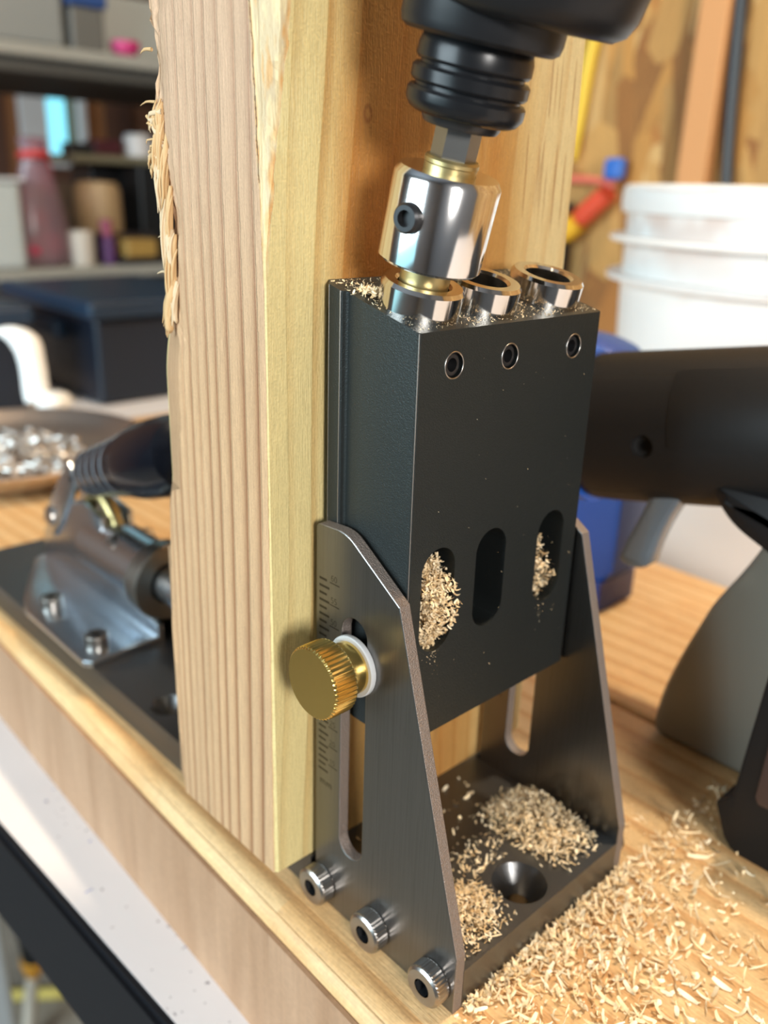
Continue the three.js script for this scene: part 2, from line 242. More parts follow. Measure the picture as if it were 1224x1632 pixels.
// ---------------------------------------------------------------- workbench and pine boards
{
  const white = texture(1024, 1024, (u, v) => {
    let c = [236, 232, 232], r = rng(11); const n = fbm(u * 8, v * 8, 111, 3); c = c.map(q => q * (0.97 + 0.05 * (n - 0.5)));
    const s = noise(u * 420, v * 420, 112), t = noise(u * 160, v * 160, 113); if (s > 0.955 && noise(u * 9, v * 9, 114) > 0.5) c = [120, 115, 120]; if (t > 0.972) c = noise(u * 40, v * 40, 115) > 0.5 ? [120, 130, 190] : [150, 140, 140];
    return [c, 0.5];
  });
  rep(white.map, 0.35, 0.35);
  const wb = thing('workbench', 'white-topped workbench with a thick black edge band, under the pine boards', 'workbench', [250, -944, -300]);
  const a = 0.0433, edge = z => -33.2 + (z + 126) * a;
  const top = shape([[edge(-1050), -1050], [590, -1050], [590, 900], [edge(900), 900]]);
  part(wb, 'tabletop', boxUV(plain(extrudeY(top, -66, 22))), M(0xffffff, 0.42, 0, { map: white.map }));
  const strip = shape([[edge(-1050) - 3, -1050], [edge(-1050) - 0.01, -1050], [edge(900) - 0.01, 900], [edge(900) - 3, 900]]);
  const band = shape([[0, -44.5], [-2.2, -47.2], [-2.6, -80], [0, -80]]);
  part(wb, 'edge_band', [extrudeY(strip, -86, 39.5), extrudeY(shape([[edge(-1050) - 1.6, -1050], [edge(-1050), -1050], [edge(900), 900], [edge(900) - 1.6, 900]]), -47, 2.8)], M([0.009, 0.0095, 0.012], 0.5, 0, { specularIntensity: 0.25, bumpMap: speck.bump, bumpScale: 0.0002 }), { label: 'thick black edge band' });
  const legMat = M([0.42, 0.50, 0.55], 0.35, 0.3);
  for (const [x, z] of [[-14, -292], [555, -1000], [555, 850], [-12, 820]]) part(wb, 'leg', [box(x - 20, x + 16, -944, -67, z - 20, z + 20, 6)], legMat, { label: 'pale blue-grey steel leg' });
  // two pine boards side by side, turned 1.6 degrees against the jig
  const turn = 0.0264;
  const mk = (x0, x1, z0, z1, y1, r) => { const s = new THREE.Shape(); s.moveTo(x0, -44); s.lineTo(x1, -44); s.lineTo(x1, y1 - 1.5); s.quadraticCurveTo(x1, y1, x1 - 1.5, y1); s.lineTo(x0 + r, y1); s.absarc(x0 + r, y1 - r, r, Math.PI / 2, Math.PI, false); s.lineTo(x0, -44); const g = extrude(s, z1 - z0, 0.6, 10).translate(0, 0, z0); g.rotateY(-turn); return boxUV(plain(toCreasedNormals(g, 0.7)), 'z'); };
  const p1 = thing('pine_board', 'front pine board with a rounded left edge, carrying the steel jig and strewn with chips', 'board', [60, -44, -100]);
  const edgeTex = texture(512, 512, (u, v) => { // saw-cut edge, its shade put into a browner, smoother colour
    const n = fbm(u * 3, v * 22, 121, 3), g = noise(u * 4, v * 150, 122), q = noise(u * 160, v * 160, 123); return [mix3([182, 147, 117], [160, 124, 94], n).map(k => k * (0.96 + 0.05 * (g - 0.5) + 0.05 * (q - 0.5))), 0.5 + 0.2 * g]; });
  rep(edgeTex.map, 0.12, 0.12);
  const shadedEdge = M(0xffffff, 0.6, 0, { map: edgeTex.map });
  part(p1, 'shaded_edge', mk(-15.1, -14.3, -430, 128, -5.2, 0.4), shadedEdge, { label: 'saw-cut left edge, its shade put into a browner colour' });
  part(p1, 'board', mk(-14.5, 123.2, -430, 128, 0, 6), pineMat);
  const p2 = thing('pine_board', 'rear pine board lying flush behind the front one, before the white bucket', 'board', [180, -44, -100]);
  const g2 = mk(124.4, 239, -430, 128, 0.5, 2); { const uv = g2.attributes.uv; for (let i = 0; i < uv.count; i++) uv.setXY(i, uv.getX(i) + 0.051, uv.getY(i) + 0.213); }
  part(p2, 'board', g2, M([0.98, 0.97, 0.95], 0.55, 0, { map: pineTex.map, bumpMap: pineTex.bump, bumpScale: 0.0003 }));
}

// ---------------------------------------------------------------- the pocket hole jig
const W = 55.7, D = 25.2, TH = Math.atan((141.59 - 135.01) / 25.22), TC = Math.cos(TH), TS = Math.sin(TH), T = 9.8;
const topY = z => 141.59 - z * Math.tan(TH);
const SLOTS = [[8.9, 71.2, 93.4], [24.6, 71.6, 93.6], [45, 71, 92.8]], BUSH = [9.6, 26, 46.4];
const jig = thing('pocket_hole_jig', 'steel pocket hole jig with black drill block, brass thumb screw and toggle clamp', 'drill jig', [28, 0, 0]);
{
  // base plate: wider behind the side plates, with countersunk holes
  const plate = shape([[-3, -227], [58.7, -227], [58.7, 0.6], [W, 0.6], [W, 46.4], [0, 46.4], [0, 0.6], [-3, 0.6]]);
  const sink = (x, z, r) => [cyl(r * 0.42, r, 6).translate(x, T - 2.98, z), cyl(r * 0.42, r * 0.42, 30).translate(x, 0, z)];
  part(jig, 'base_plate', cut(plain(extrudeY(plate, 0, T, 0)), [...sink(27.6, 38.6, 6.4), ...sink(4.6, -77, 5.6), ...sink(51, -77, 5.6)]), baseMat);
  // drill block
  const prof = []; const half = [[1.7, 0], [0.3, 1.6], [0, 2.1], [0, 5.2], [0.3, 5.6], [1.0, 5.7], [1.3, 6.1], [0.9, 8.5], [0.7, 11], [0.7, D - 0.45], [1.1, D]];
  half.forEach(p => prof.push(p)); [...half].reverse().forEach(([x, z]) => prof.push([W - x, z]));
  let blk = extrudeY(shape(prof), 51.7, 100);
  const wedge = extrudeX(shape([[-5, topY(-5)], [40, topY(40)], [40, 220], [-5, 220]]), -10, 90);
  const tools = [wedge];
  for (const [cx, y0, y1] of SLOTS) tools.push(extrude(obround(cx, y0, y1, 4.7, THREE.Shape), 30).translate(0, 0, 9));
  for (const x of [9.9, 25.6, 46.2]) tools.push(cyl(2.4, 2.4, 12, 32).rotateX(Math.PI / 2).translate(x, 128.6, D - 1));
  for (const x of BUSH) tools.push(cyl(4.7, 4.7, 60, 32).rotateX(TH).translate(x, topY(15.8), 15.8));
  const block = part(jig, 'drill_block', cut(plain(blk), tools), blockMat, { label: 'black powder-coated drill guide block with a sloped top' });
  for (const x of BUSH) {
    const g = lathe([[4.75, -20], [7.0, -20], [7.0, -0.2], [7.7, 0.0], [7.7, 4.4], [7.2, 5.1], [5.3, 5.1], [4.75, 4.6], [4.75, -20]], 72).rotateX(TH).translate(x, topY(15.8), 15.8);
    part(block, 'drill_bushing', g, bushMat, { label: 'polished steel drill bushing ring' });
  }
  for (const x of [9.9, 25.6, 46.2]) {
    const ring = lathe([[1.25, 0], [1.9, 0.0], [2.3, -0.35], [2.3, -4], [0, -4], [0, -2.4], [1.25, -2.4], [1.25, 0]], 6 * 6).rotateX(Math.PI / 2).translate(x, 128.6, D - 0.5);
    part(block, 'set_screw', ring, blackOxide);
    part(block, 'hole_rim', new THREE.TorusGeometry(2.42, 0.16, 8, 40).translate(x, 128.6, D), boltMat, { label: 'bright metal rim of the screw hole' });  // thin brighter metal ring round each screw hole
  }
  for (const [x, z, y1] of [[0.86, D - 0.2, topY(D)], [0.06, 2.08, topY(2)], [0.06, 5.24, topY(5)]]) part(block, 'worn_edge', tube([[x, 52, z], [x, 96, z], [x, y1 - 0.1, z]], 0.13, 4, 6), boltMat, { label: 'bare metal along a worn edge' });
  // side plates
  const sp = new THREE.Shape(); sp.moveTo(2, 0); sp.lineTo(2, 93.4); sp.quadraticCurveTo(2, 94.6, 3.4, 94.7); sp.lineTo(8.6, 95); sp.quadraticCurveTo(11.2, 95, 13.2, 93.8); sp.lineTo(26.5, 84.9); sp.lineTo(46.4, 14.4); sp.lineTo(46.4, 0);
  sp.holes.push(obround(14, 18.2, 77.5, 3.75));
  const eng = document.createElement('canvas'); eng.width = 512; eng.height = 1024;
  {
    const c = eng.getContext('2d'), S = 10.6, X = z => z * S, Y = y => 1024 - y * 10.6;     // 48.3 x 96.6 mm
    c.fillStyle = '#ffffff'; c.fillRect(0, 0, 512, 1024);
    const r = rng(3); for (let i = 0; i < 2600; i++) { c.fillStyle = `rgba(${r() < 0.5 ? '190,188,184' : '255,255,255'},${0.05 + r() * 0.08})`; c.fillRect(r() * 512, r() * 1024 - 100, 0.6 + r() * 1.6, 60 + r() * 260); }
    c.fillStyle = 'rgba(30,27,24,0.5)';
    for (let k = 0; k <= 29; k++) { const y = 36.5 + k * 1.6; c.fillRect(X(3), Y(y) - 3, X(k % 2 ? 2.4 : 3.2), 5.5); }
    c.font = '19px sans-serif'; for (let k = 0; k <= 9; k++) { c.fillText(String(15 + k * 5), X(6.6), Y(40 + k * 4.9) + 8); c.fillRect(X(6.3), Y(40 + k * 4.9) + 12, X(3), 2.5); }
    c.font = 'bold 24px sans-serif'; c.fillText('mm', X(3.4), Y(33) + 4);
  }
  const engMap = new THREE.CanvasTexture(eng); engMap.colorSpace = THREE.SRGBColorSpace; engMap.anisotropy = 8;
  const plateBump = brushedTex.bump.clone(); plateBump.repeat.set(3, 1); plateBump.needsUpdate = true;
  const engraved = M([0.22, 0.215, 0.21], 0.30, 1, { map: engMap, bumpMap: plateBump, bumpScale: 0.00001 });
  const cutEdge = M([0.26, 0.22, 0.195], 0.6, 0.7, { bumpMap: speck.bump, bumpScale: 0.0002 });
  for (const x0 of [-2.72, W]) {
    const g = extrudeX(sp, x0, 2.72, 0.22, 20), n = g.attributes.normal, uv = g.attributes.uv, p = g.attributes.position;
    for (let i = 0; i < p.count; i++) uv.setXY(i, p.getZ(i) / 48.3, p.getY(i) / 96.6);
    const q = g.index ? g.toNonIndexed() : g, face = [], rim = []; q.computeVertexNormals();
    for (let i = 0; i < q.attributes.position.count; i += 3) (Math.abs(q.attributes.normal.getX(i)) > 0.9 ? face : rim).push(i);
    const pick = list => { const o = new THREE.BufferGeometry(); for (const k of ['position', 'normal', 'uv']) { const a = q.attributes[k], s = a.itemSize, arr = new Float32Array(list.length * 3 * s); list.forEach((i, m) => { for (let e = 0; e < 3 * s; e++) arr[m * 3 * s + e] = a.array[i * s + e]; }); o.setAttribute(k, new THREE.BufferAttribute(arr, s)); } return o; };
    const plateMesh = part(jig, 'side_plate', pick(face), engraved, { label: x0 < 0 ? 'left brushed steel side plate with engraved scale and slot' : 'right brushed steel side plate' });
    part(plateMesh, 'cut_edge', boxUV(pick(rim)), cutEdge);
  }
  // cap screws on the left plate, and the same on the right
  const cap = () => {
    const head = lathe([[2.0, 3.7], [3.9, 3.7], [4.45, 3.3], [4.6, 2.9], [4.6, 0.3], [4.3, 0], [0, 0]], 72), p = head.attributes.position;
    for (let i = 0; i < p.count; i++) { const r = Math.hypot(p.getX(i), p.getZ(i)), y = p.getY(i); if (r > 4.5 && y > 0.2 && y < 3) { const a = Math.atan2(p.getZ(i), p.getX(i)), k = 1 - 0.035 * (Math.cos(a * 36) > 0 ? 1 : 0); p.setX(i, p.getX(i) * k); p.setZ(i, p.getZ(i) * k); } }
    return toCreasedNormals(plain(head), 0.3);
  };
  const hex = () => plain(lathe([[1.9, 3.72], [1.8, 1], [0, 1]], 6));
  for (const [z, y] of [[4.6, 5.3], [22.7, 5.3], [40.8, 5.3]]) for (const side of [-1, 1]) {
    const x = side < 0 ? -2.72 : W + 2.72, s = part(jig, 'cap_screw', along(cap(), [side, 0, 0], [x, y, z]), boltMat);
    part(s, 'hex_socket', along(toCreasedNormals(hex(), 0.2), [side, 0, 0], [x, y, z]), blackOxide);
  }
  // brass thumb screw in the slot, white nylon washer
  const kn = lathe([[0, 11.3], [7.1, 11.3], [7.55, 10.9], [7.6, 10.6], [7.6, 6], [7.2, 5.6], [5.4, 5.5]], 288), kp = kn.attributes.position;
  for (let i = 0; i < kp.count; i++) { const r = Math.hypot(kp.getX(i), kp.getZ(i)); if (r > 7.3) { const a = Math.atan2(kp.getZ(i), kp.getX(i)), k = 1 - 0.035 * (0.5 + 0.5 * Math.cos(a * 48)); kp.setX(i, kp.getX(i) * k); kp.setZ(i, kp.getZ(i) * k); } }
  const knob = part(jig, 'thumb_screw', [along(toCreasedNormals(plain(kn), 0.35), [-1, 0, 0], [-2.72, 67.4, 14.4]), along(plain(lathe([[5.4, 5.6], [5.5, 5.4], [5.5, 1.3], [0, 1.3]], 64)), [-1, 0, 0], [-2.72, 67.4, 14.4]), along(plain(lathe([[2.9, 1.3], [2.9, -5]], 32)), [-1, 0, 0], [-2.72, 67.4, 14.4])], brassMat, { label: 'knurled brass thumb screw' });
  part(knob, 'washer', along(lathe([[3, 0.05], [6.4, 0.05], [6.5, 0.2], [6.5, 1.1], [6.3, 1.3], [3, 1.3]], 64), [-1, 0, 0], [-2.72, 67.4, 14.4]), nylonMat, { label: 'white nylon washer' });
  // toggle clamp on the rear of the base plate
  const tg = new THREE.Group(); tg.name = 'toggle_clamp'; tg.userData.label = 'chrome push-pull toggle clamp with a black ribbed handle'; jig.add(tg); bases.set(tg, [28, 0, 0]);
  const fl = s => shape([[22.5, -205], [17, -204], [-1.5, -170], [-4.6, -160], [-5, -114], [-3, -111.5], [22.5, -113]].map(([x, z]) => [s < 0 ? x : 56 - x, z]));
  const flange = []; for (const s of [-1, 1]) flange.push(plain(extrudeY(fl(s), T, 2.4, 0.5)));
  for (const s of [-1, 1]) { const x = s < 0 ? 21.4 : 32.4; flange.push(plain(extrudeX(shape([[-205, T], [-113, T], [-113, 16], [-121, 18], [-134, 30], [-150, 33], [-150, 44], [-163, 46], [-176, 43], [-190, 34], [-202, 24]]), x, 2.3, 0.4))); }
  part(tg, 'mounting_bracket', flange, zincMat);
  part(tg, 'guide_tube', along(lathe([[7.6, 0], [11, 0], [11, 44], [7.6, 44]], 56), [0, 0, 1], [28, 30, -163]), zincMat);
  part(tg, 'collar', along(lathe([[7.4, 0], [13, 0], [13.6, 0.6], [13.6, 6.4], [13, 7], [7.4, 7], [7.4, 0]], 56), [0, 0, 1], [28, 30, -121]), M([0.30, 0.28, 0.25], 0.35, 1), { label: 'dark steel collar nut' });
  part(tg, 'plunger', along(lathe([[0, 0], [6.6, 0], [6.6, 60], [0, 60]], 48), [0, 0, 1], [28, 30, -118]), zincMat);
  part(tg, 'plunger_tip', along(lathe([[0, 0], [8, 0], [9, 4], [9, 13], [7.5, 17.5], [0, 17.5]], 40), [0, 0, 1], [28, 30, -59.6]), rubberBlack);
  part(tg, 'lever', [plain(extrudeX(shape([[-200, 30], [-190, 41], [-180, 52], [-171, 60], [-165, 55], [-174, 43], [-182, 33], [-190, 25]]), 20.5, 2.4, 0.5)), plain(extrudeX(shape([[-200, 30], [-190, 41], [-180, 52], [-171, 60], [-165, 55], [-174, 43], [-182, 33], [-190, 25]]), 33.1, 2.4, 0.5)), plain(box(20.5, 35.5, 53, 55.5, -172, -166, 0.6)).translate(0, 0, 0)], zincMat);
  part(tg, 'link', bar([[28, 34, -176, 2.6], [28, 46, -168, 2.6], [28, 48, -160, 2.6], [28, 40, -150, 2.6], [28, 30, -146, 2.6]], 12), brassDullMat);
  for (const [y, z] of [[33, -192], [36, -141]]) part(tg, 'rivet', along(lathe([[0, 0], [3.6, 0], [4, 1], [4, 15], [3.6, 16.6], [0, 17]], 24), [1, 0, 0], [19.6, y, z]), boltMat);
  const gp = [], G0 = [28, 56, -166], G1 = [28, 80, -98], gl = Math.hypot(24, 68); gp.push([0, 0], [7.5, 0], [8.6, 1]);
  for (let k = 0; k < 5; k++) { const y = 2 + k * 7.2, r = 8.9 + k * 0.55; gp.push([r - 1.6, y], [r, y + 1.2], [r + 0.3, y + 5.2], [r - 1.4, y + 6.6]); }
  gp.push([12.2, 39], [13, 46], [13, 62], [11.4, 70], [6, 75], [0, 76]);
  part(tg, 'grip', along(lathe(gp, 56), [0, (G1[1] - G0[1]) / gl, (G1[2] - G0[2]) / gl], G0), M([0.005, 0.006, 0.010], 0.2, 0, { specularIntensity: 0.7 }), { label: 'glossy black ribbed grip' });
  for (let k = 0; k < 5; k++) { const y = 2 + k * 7.2 - 0.3, r = 8.1 + k * 0.55; part(tg, 'rib_groove', along(new THREE.TorusGeometry(r, 0.8, 8, 48).rotateX(Math.PI / 2).translate(0, y, 0), [0, (G1[1] - G0[1]) / gl, (G1[2] - G0[2]) / gl], G0), M([0.10, 0.11, 0.125], 0.5)); }
  const bh = (x, z) => along(lathe([[1.7, 5.2], [3.5, 5.2], [3.85, 4.85], [3.9, 4.6], [3.9, 0], [0, 0]], 40), [0, 1, 0], [x, T + 2.4, z]);
  for (const [x, z] of [[3.2, -155], [2.6, -119], [52.8, -155], [53.4, -119]]) part(tg, 'bolt', [plain(bh(x, z)), plain(lathe([[1.72, 5.2], [1.7, 2], [0, 2]], 6)).translate(x, T + 2.4, z), plain(lathe([[0, 2.2], [1.6, 2.2]], 6)).translate(x, T + 2.4, z)], M([0.24, 0.22, 0.2], 0.36, 1));
}

// ---------------------------------------------------------------- the two-by-four in the jig
{
  const xL = -12.7, RN = 220, zb = [[9, -38.7], [30, -40.2], [57, -40.6], [89, -38.2], [91, -37.4], [93.5, -36.6], [94, -33.2], [106, -32.4], [107.5, -31.4], [128, -31.2], [130, -33], [137, -33.6], [140, -34], [153, -33.2], [158, -34.6], [166, -36.4], [170, -36.9], [189, -36.4], [330, -37]];
  const zs = [[9, -0.9], [60, -0.6], [100, -0.4], [145, -0.8], [172, -1.9], [186, -3.2], [330, -6]], xs = [[9, 0.9], [60, 0.5], [100, 0.3], [146, 0.2], [157, 1.4], [173, 3.3], [186, 4], [330, 7]];
  const pos = [], uv = [], idx = []; let ring = 0;
  for (let j = 0; j <= RN; j++) {
    const y = BH0 + (BH1 - BH0) * Math.pow(j / RN, 1.15), v = (y - BH0) / (BH1 - BH0);
    const jag = (noise(y * 1.3, 1, 201) - 0.5) * 0.7 * smooth(85, 130, y) + (noise(y * 0.35, 2, 202) - 0.5) * 1.1 * smooth(120, 150, y), bz = lerpTable(zb, y) + jag, fz = lerpTable(zs, y) + 0.35 * (noise(y * 0.5, 4, 203) - 0.5), fx = lerpTable(xs, y) + 0.4 * (noise(y * 0.4, 5, 204) - 0.5) * smooth(130, 160, y), pts = [];
    const torn = smooth(118, 145, y) * smooth(200, 180, y);
    for (let i = 0; i <= 26; i++) { const t = i / 26, z = bz + (fz - bz) * Math.pow(t, 1.35); const near = smooth(7, 0.5, z - bz) * torn; pts.push([xL + near * (0.5 + 2.2 * noise(z * 1.6, y * 0.18, 205)) + 0.12 * (noise(z * 1.1, y * 0.05, 206) - 0.5), z]); }
    const wane = lerpTable([[100, 0], [150, 0.4], [180, 1]], y);
    pts.push([xL + fx * 0.45, fz * 0.5 - 0.15 + 0.25 * wane * (noise(y * 0.6, 8, 207) - 0.5)]);
    for (let i = 0; i <= 8; i++) { const t = i / 8; pts.push([xL + fx + (BW - fx - 0.6) * t, 0.0]); }
    pts.push([xL + BW, -0.6], [xL + BW, -BT + 0.6], [xL + BW - 0.6, -BT]);
    const bx = 4 * torn + 0.4 + 1.2 * smooth(88, 96, y); pts.push([xL + bx, -BT - (bz < -39 ? 2 : 0)]);
    ring = pts.length;
    pts.forEach(([x, z], i) => {
      pos.push(x, y, z); let a;
      if (i <= 26) a = BT + z; else if (i <= 36) a = BT + (x - xL); else if (i === 37) a = BT + BW - 0.4; else a = BT + (x - xL);
      uv.push(clamp(a, 0.3, BT + BW - 0.3) / (BT + BW), clamp(v, 0.001, 0.999));
    });
  }
  for (let j = 0; j < RN; j++) for (let i = 0; i < ring; i++) { const a = j * ring + i, b = j * ring + (i + 1) % ring; idx.push(a, b, a + ring, b, b + ring, a + ring); }
  for (const j of [0, RN]) { const o = pos.length / 3; pos.push(xL + 40, j ? BH1 : BH0, -20); uv.push(0.6, 0.5); for (let i = 0; i < ring; i++) idx.push(o, j * ring + (i + 1) % ring, j * ring + i); }
  const g = new THREE.BufferGeometry(); g.setAttribute('position', new THREE.Float32BufferAttribute(pos, 3)); g.setAttribute('uv', new THREE.Float32BufferAttribute(uv, 2)); g.setIndex(idx); g.computeVertexNormals();
  const brd = thing('lumber_board', 'upright softwood two-by-four with a torn splintered left edge, clamped behind the black drill block', 'board', [32, BH0, -20]); brd.position.z -= 0.0002; brd.position.y += 0.00005;
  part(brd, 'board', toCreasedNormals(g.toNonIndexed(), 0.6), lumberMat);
  // torn shreds along the rear left corner
  const r = rng(77), shred = (pts, flat) => { const g = bar(pts, 7, 6), p = g.attributes.position, cx = pts[0][0]; for (let i = 0; i < p.count; i++) { const k = 1 + 0.35 * (noise(p.getY(i) * 2.2, p.getZ(i) * 3, 78) - 0.5); p.setX(i, cx + (p.getX(i) - cx) * flat * k); p.setZ(i, p.getZ(i) + 0.35 * (noise(p.getY(i) * 1.4, p.getX(i) * 3, 79) - 0.5)); } g.computeVertexNormals(); part(brd, 'splinter', g, r() < 0.5 ? splinterMat : splinterPale); };
  // long flakes still hanging along the torn corner: x, z, top, bottom, width, lean
  for (const [x, z0, y1, y0, w0, lean] of [[-12.9, -34.8, 171, 158, 0.9, -0.6], [-12.4, -33.8, 168, 152, 0.8, -0.9], [-13.0, -35.6, 164, 151, 0.7, 0.4], [-12.6, -33.2, 158, 143, 0.8, -0.3], [-13.1, -34.4, 155, 140, 0.75, -0.2], [-12.5, -32.6, 149, 136, 0.7, -0.5], [-13.0, -33.9, 146, 133, 0.8, 0.2], [-12.7, -32.4, 140, 129.5, 0.7, -0.9], [-13.0, -33.6, 139.5, 127.2, 1.25, -1.9], [-12.6, -34.9, 173, 164, 1.0, 0.2], [-12.8, -33.4, 150, 141, 1.0, 0.3]]) {
    const z = z0 + 0.9, w = w0 * 1.25, wob = () => (r() - 0.5) * 0.7, m = (y0 + y1) / 2;
    const fibres = [];
    for (let k = 0; k < 7; k++) {
      const dz = (k / 6 - 0.5) * 1.7 * w + (r() - 0.5) * 0.25, dx = (r() - 0.5) * 0.9, top = y1 - r() * (y1 - y0) * 0.35, bot = y0 + r() * r() * (y1 - y0) * 0.5, q = 0.16 + r() * 0.2;
      fibres.push(bar([[x + dx + 0.5, top, z + dz + 0.5, q * 0.5], [x + dx, top - (top - bot) * 0.25, z + dz + wob() * 0.4, q], [x + dx - 0.3, (top + bot) / 2, z + dz * 0.9 + lean * 0.4 + wob() * 0.5, q * 1.1], [x + dx - 0.2, bot + (top - bot) * 0.2, z + dz * 0.7 + lean * 0.8 + wob() * 0.5, q * 0.9], [x + dx - (r() - 0.3) * 0.8, bot, z + dz * 0.6 + lean + (r() - 0.7) * 0.9, 0.06]], 5, 5));
    }
    fibres.push(bar([[x + 0.6, y1 - 1, z + 0.6, w * 0.4], [x + 0.3, m + (y1 - m) * 0.4, z + 0.3, w * 0.8], [x + 0.2, m, z + lean * 0.5 + 0.3, w * 0.75], [x + 0.3, y0 + (m - y0) * 0.3, z + lean * 0.8 + 0.3, w * 0.6], [x + 0.6, y0 + 1, z + lean + 0.4, 0.2]], 7, 5));
    part(brd, 'splinter', fibres, r() < 0.5 ? splinterMat : splinterPale);
  }
  // frizz of broken fibres and single spikes: y, z, outward reach, drop
  for (let k = 0; k < 26; k++) {
    const y = 161 + r() * 9.5, z = -35.6 + r() * 2.4, out = 0.8 + r() * 2.6, drop = (r() - 0.62) * 3.4, w = 0.22 + r() * 0.4, x = -12.5 - r() * 0.8;
    shred([[x + 0.6, y, z + 0.8, w], [x - 0.2, y + drop * 0.3, z - out * 0.4, w * 0.9], [x - 0.4, y + drop, z - out * 0.85, w * 0.6], [x - 0.2, y + drop * 1.5 - 0.5, z - out, 0.08]], 0.8);
  }
  for (const [y, z, out, w] of [[181, -36, 3.2, 0.4], [172, -35.6, 4.6, 0.3], [147.6, -32.8, 3.4, 0.32], [140.4, -33.2, 4.4, 0.36]]) shred([[-12.4, y, z + 0.6, w], [-12.8, y + 0.1, z - out * 0.5, w * 0.7], [-12.9, y - 0.5, z - out, 0.06]], 0.8);
}

// ---------------------------------------------------------------- the drill above the jig
const O = [9.6, topY(15.8), 15.8];
{
  const bit = thing('drill_bit', 'stepped drill bit with bright stop collar, standing in the left bushing under the chuck', 'drill bit', O); bit.rotation.x = TH;
  part(bit, 'twist_body', lathe([[0, -60], [4.55, -58], [4.55, 25.2], [4.7, 25.4], [4.7, 26], [4.4, 26.4], [3.2, 26.4]], 56), brassDullMat, { own: true, label: 'brass-toned round bit body' });
  part(bit, 'hex_shank', toCreasedNormals(plain(cyl(3.9, 3.9, 16, 6).rotateY(-0.27)), 0.2).translate(0, 33, 0), shankMat, { own: true });
  let col = lathe([[4.6, 8.5], [8.8, 8.5], [9.3, 9], [9.3, 23], [8.5, 24.2], [4.6, 24.2], [4.6, 8.5]], 96);
  const dir = new THREE.Vector3(-0.86, 0, 0.5).applyAxisAngle(new THREE.Vector3(0, 1, 0), -0.32).normalize();
  const collar = part(bit, 'stop_collar', col, chromeMat, { own: true, label: 'polished steel stop collar' });
  part(collar, 'set_screw', along(lathe([[0, 0.35], [1.35, 0.35], [1.35, 1.7], [2.1, 1.7], [2.5, 1.2], [2.55, -3], [0, -3]], 48), dir.toArray(), [dir.x * 9.2, 17, dir.z * 9.2]), blackOxide, { own: true });

  const dr = thing('power_drill', 'black power drill with a grooved chuck, driving the bit at the top of the picture', 'drill', O); dr.rotation.x = TH;
  part(dr, 'chuck_lip', lathe([[3.6, 31.2], [6.2, 31.2], [6.6, 31.8], [6.8, 33.4], [3.6, 33.4], [3.6, 31.2]], 56), M([0.04, 0.04, 0.042], 0.28, 0.6), { own: true });
  const sat = M([0.010, 0.0105, 0.012], 0.27, 0.1, { specularIntensity: 0.6 });
  part(dr, 'chuck_sleeve', lathe([[3.4, 33.0], [8.2, 32.6], [9.0, 33.0], [9.7, 34.0], [9.8, 34.6], [9.8, 35.7], [9.4, 36.2], [8.7, 36.2], [8.7, 36.8], [9.2, 36.8], [9.65, 37.3], [9.65, 38.9], [9.2, 39.4], [8.5, 39.4], [8.5, 40.0], [9.0, 40.0], [9.4, 40.5], [9.35, 42.2], [8.9, 43.6], [8.3, 45.2], [8.2, 50]], 96), sat, { own: true });
  part(dr, 'nose_ring', lathe([[8, 44.0], [11.8, 43.8], [12.7, 44.4], [13.0, 45.6], [13.0, 52], [8, 52]], 96), blackPlastic, { own: true });
  const hs = new THREE.Shape(); hs.absarc(0, 0, 17, 0, Math.PI * 2, false);
  part(dr, 'housing', [plain(lathe([[6, 49], [14.5, 49.2], [16.5, 50.4], [17.6, 52.6], [19, 60], [21, 90], [21, 150], [0, 152]], 72)).translate(3.4, -1.6, 4.1)], blackPlastic, { own: true });
}

// ---------------------------------------------------------------- chips and dust
function chips(name, label, n, place, seed, L = [1, 3.4], wid = [0.35, 1.1], base = [0, 0, 0], group) {
  const r = rng(seed), pos = [], idx = [], col = [];
  for (let k = 0; k < n; k++) {
    const [px, py, pz, sc = 1] = place(r), len = (L[0] + (L[1] - L[0]) * Math.pow(r(), 2.2)) * sc, w = (wid[0] + (wid[1] - wid[0]) * r() * r()) * sc, curl = (0.3 + 3.4 * r() * r()) / Math.max(len, 0.8), yaw = r() * 6.283, pitch = (r() - 0.5) * 1.5, roll = (r() - 0.5) * 2.4;
    const q = new THREE.Quaternion().setFromEuler(new THREE.Euler(pitch, yaw, roll, 'YXZ')), o = pos.length / 3, S = 5, t = r(), sh = 0.78 + 0.3 * r(), c = [0.90 * sh, (0.78 - 0.1 * t) * sh, (0.56 - 0.18 * t) * sh];
    for (let i = 0; i <= S; i++) { const a = (i / S - 0.5) * len * curl, cx = Math.sin(a) / curl, cy = (1 - Math.cos(a)) / curl, ww = w * (0.35 + 0.65 * Math.sin(Math.PI * (0.12 + 0.76 * i / S))); for (const s of [-1, 1]) { const v = new THREE.Vector3(cx, cy + (s > 0 ? 0.25 * w : 0), s * ww / 2 + 0.25 * len * (i / S - 0.5) * (t - 0.5)).applyQuaternion(q); pos.push(px + v.x, py + Math.max(v.y, -0.3), pz + v.z); col.push(...c); } }
    for (let i = 0; i < S; i++) { const a = o + i * 2; idx.push(a, a + 1, a + 2, a + 1, a + 3, a + 2); }
  }
  const g = new THREE.BufferGeometry(); g.setAttribute('position', new THREE.Float32BufferAttribute(pos, 3)); g.setAttribute('color', new THREE.Float32BufferAttribute(col, 3)); g.setIndex(idx); g.computeVertexNormals();
  g.translate(-base[0], -base[1], -base[2]).scale(MM, MM, MM);
  const m = new THREE.Mesh(g, chipMat); m.name = numbered(name); m.position.copy(world(...base)); m.castShadow = m.receiveShadow = true; m.userData = { label, category: 'wood chips', kind: 'stuff' }; if (group) m.userData.group = group; scene.add(m); return m;
}
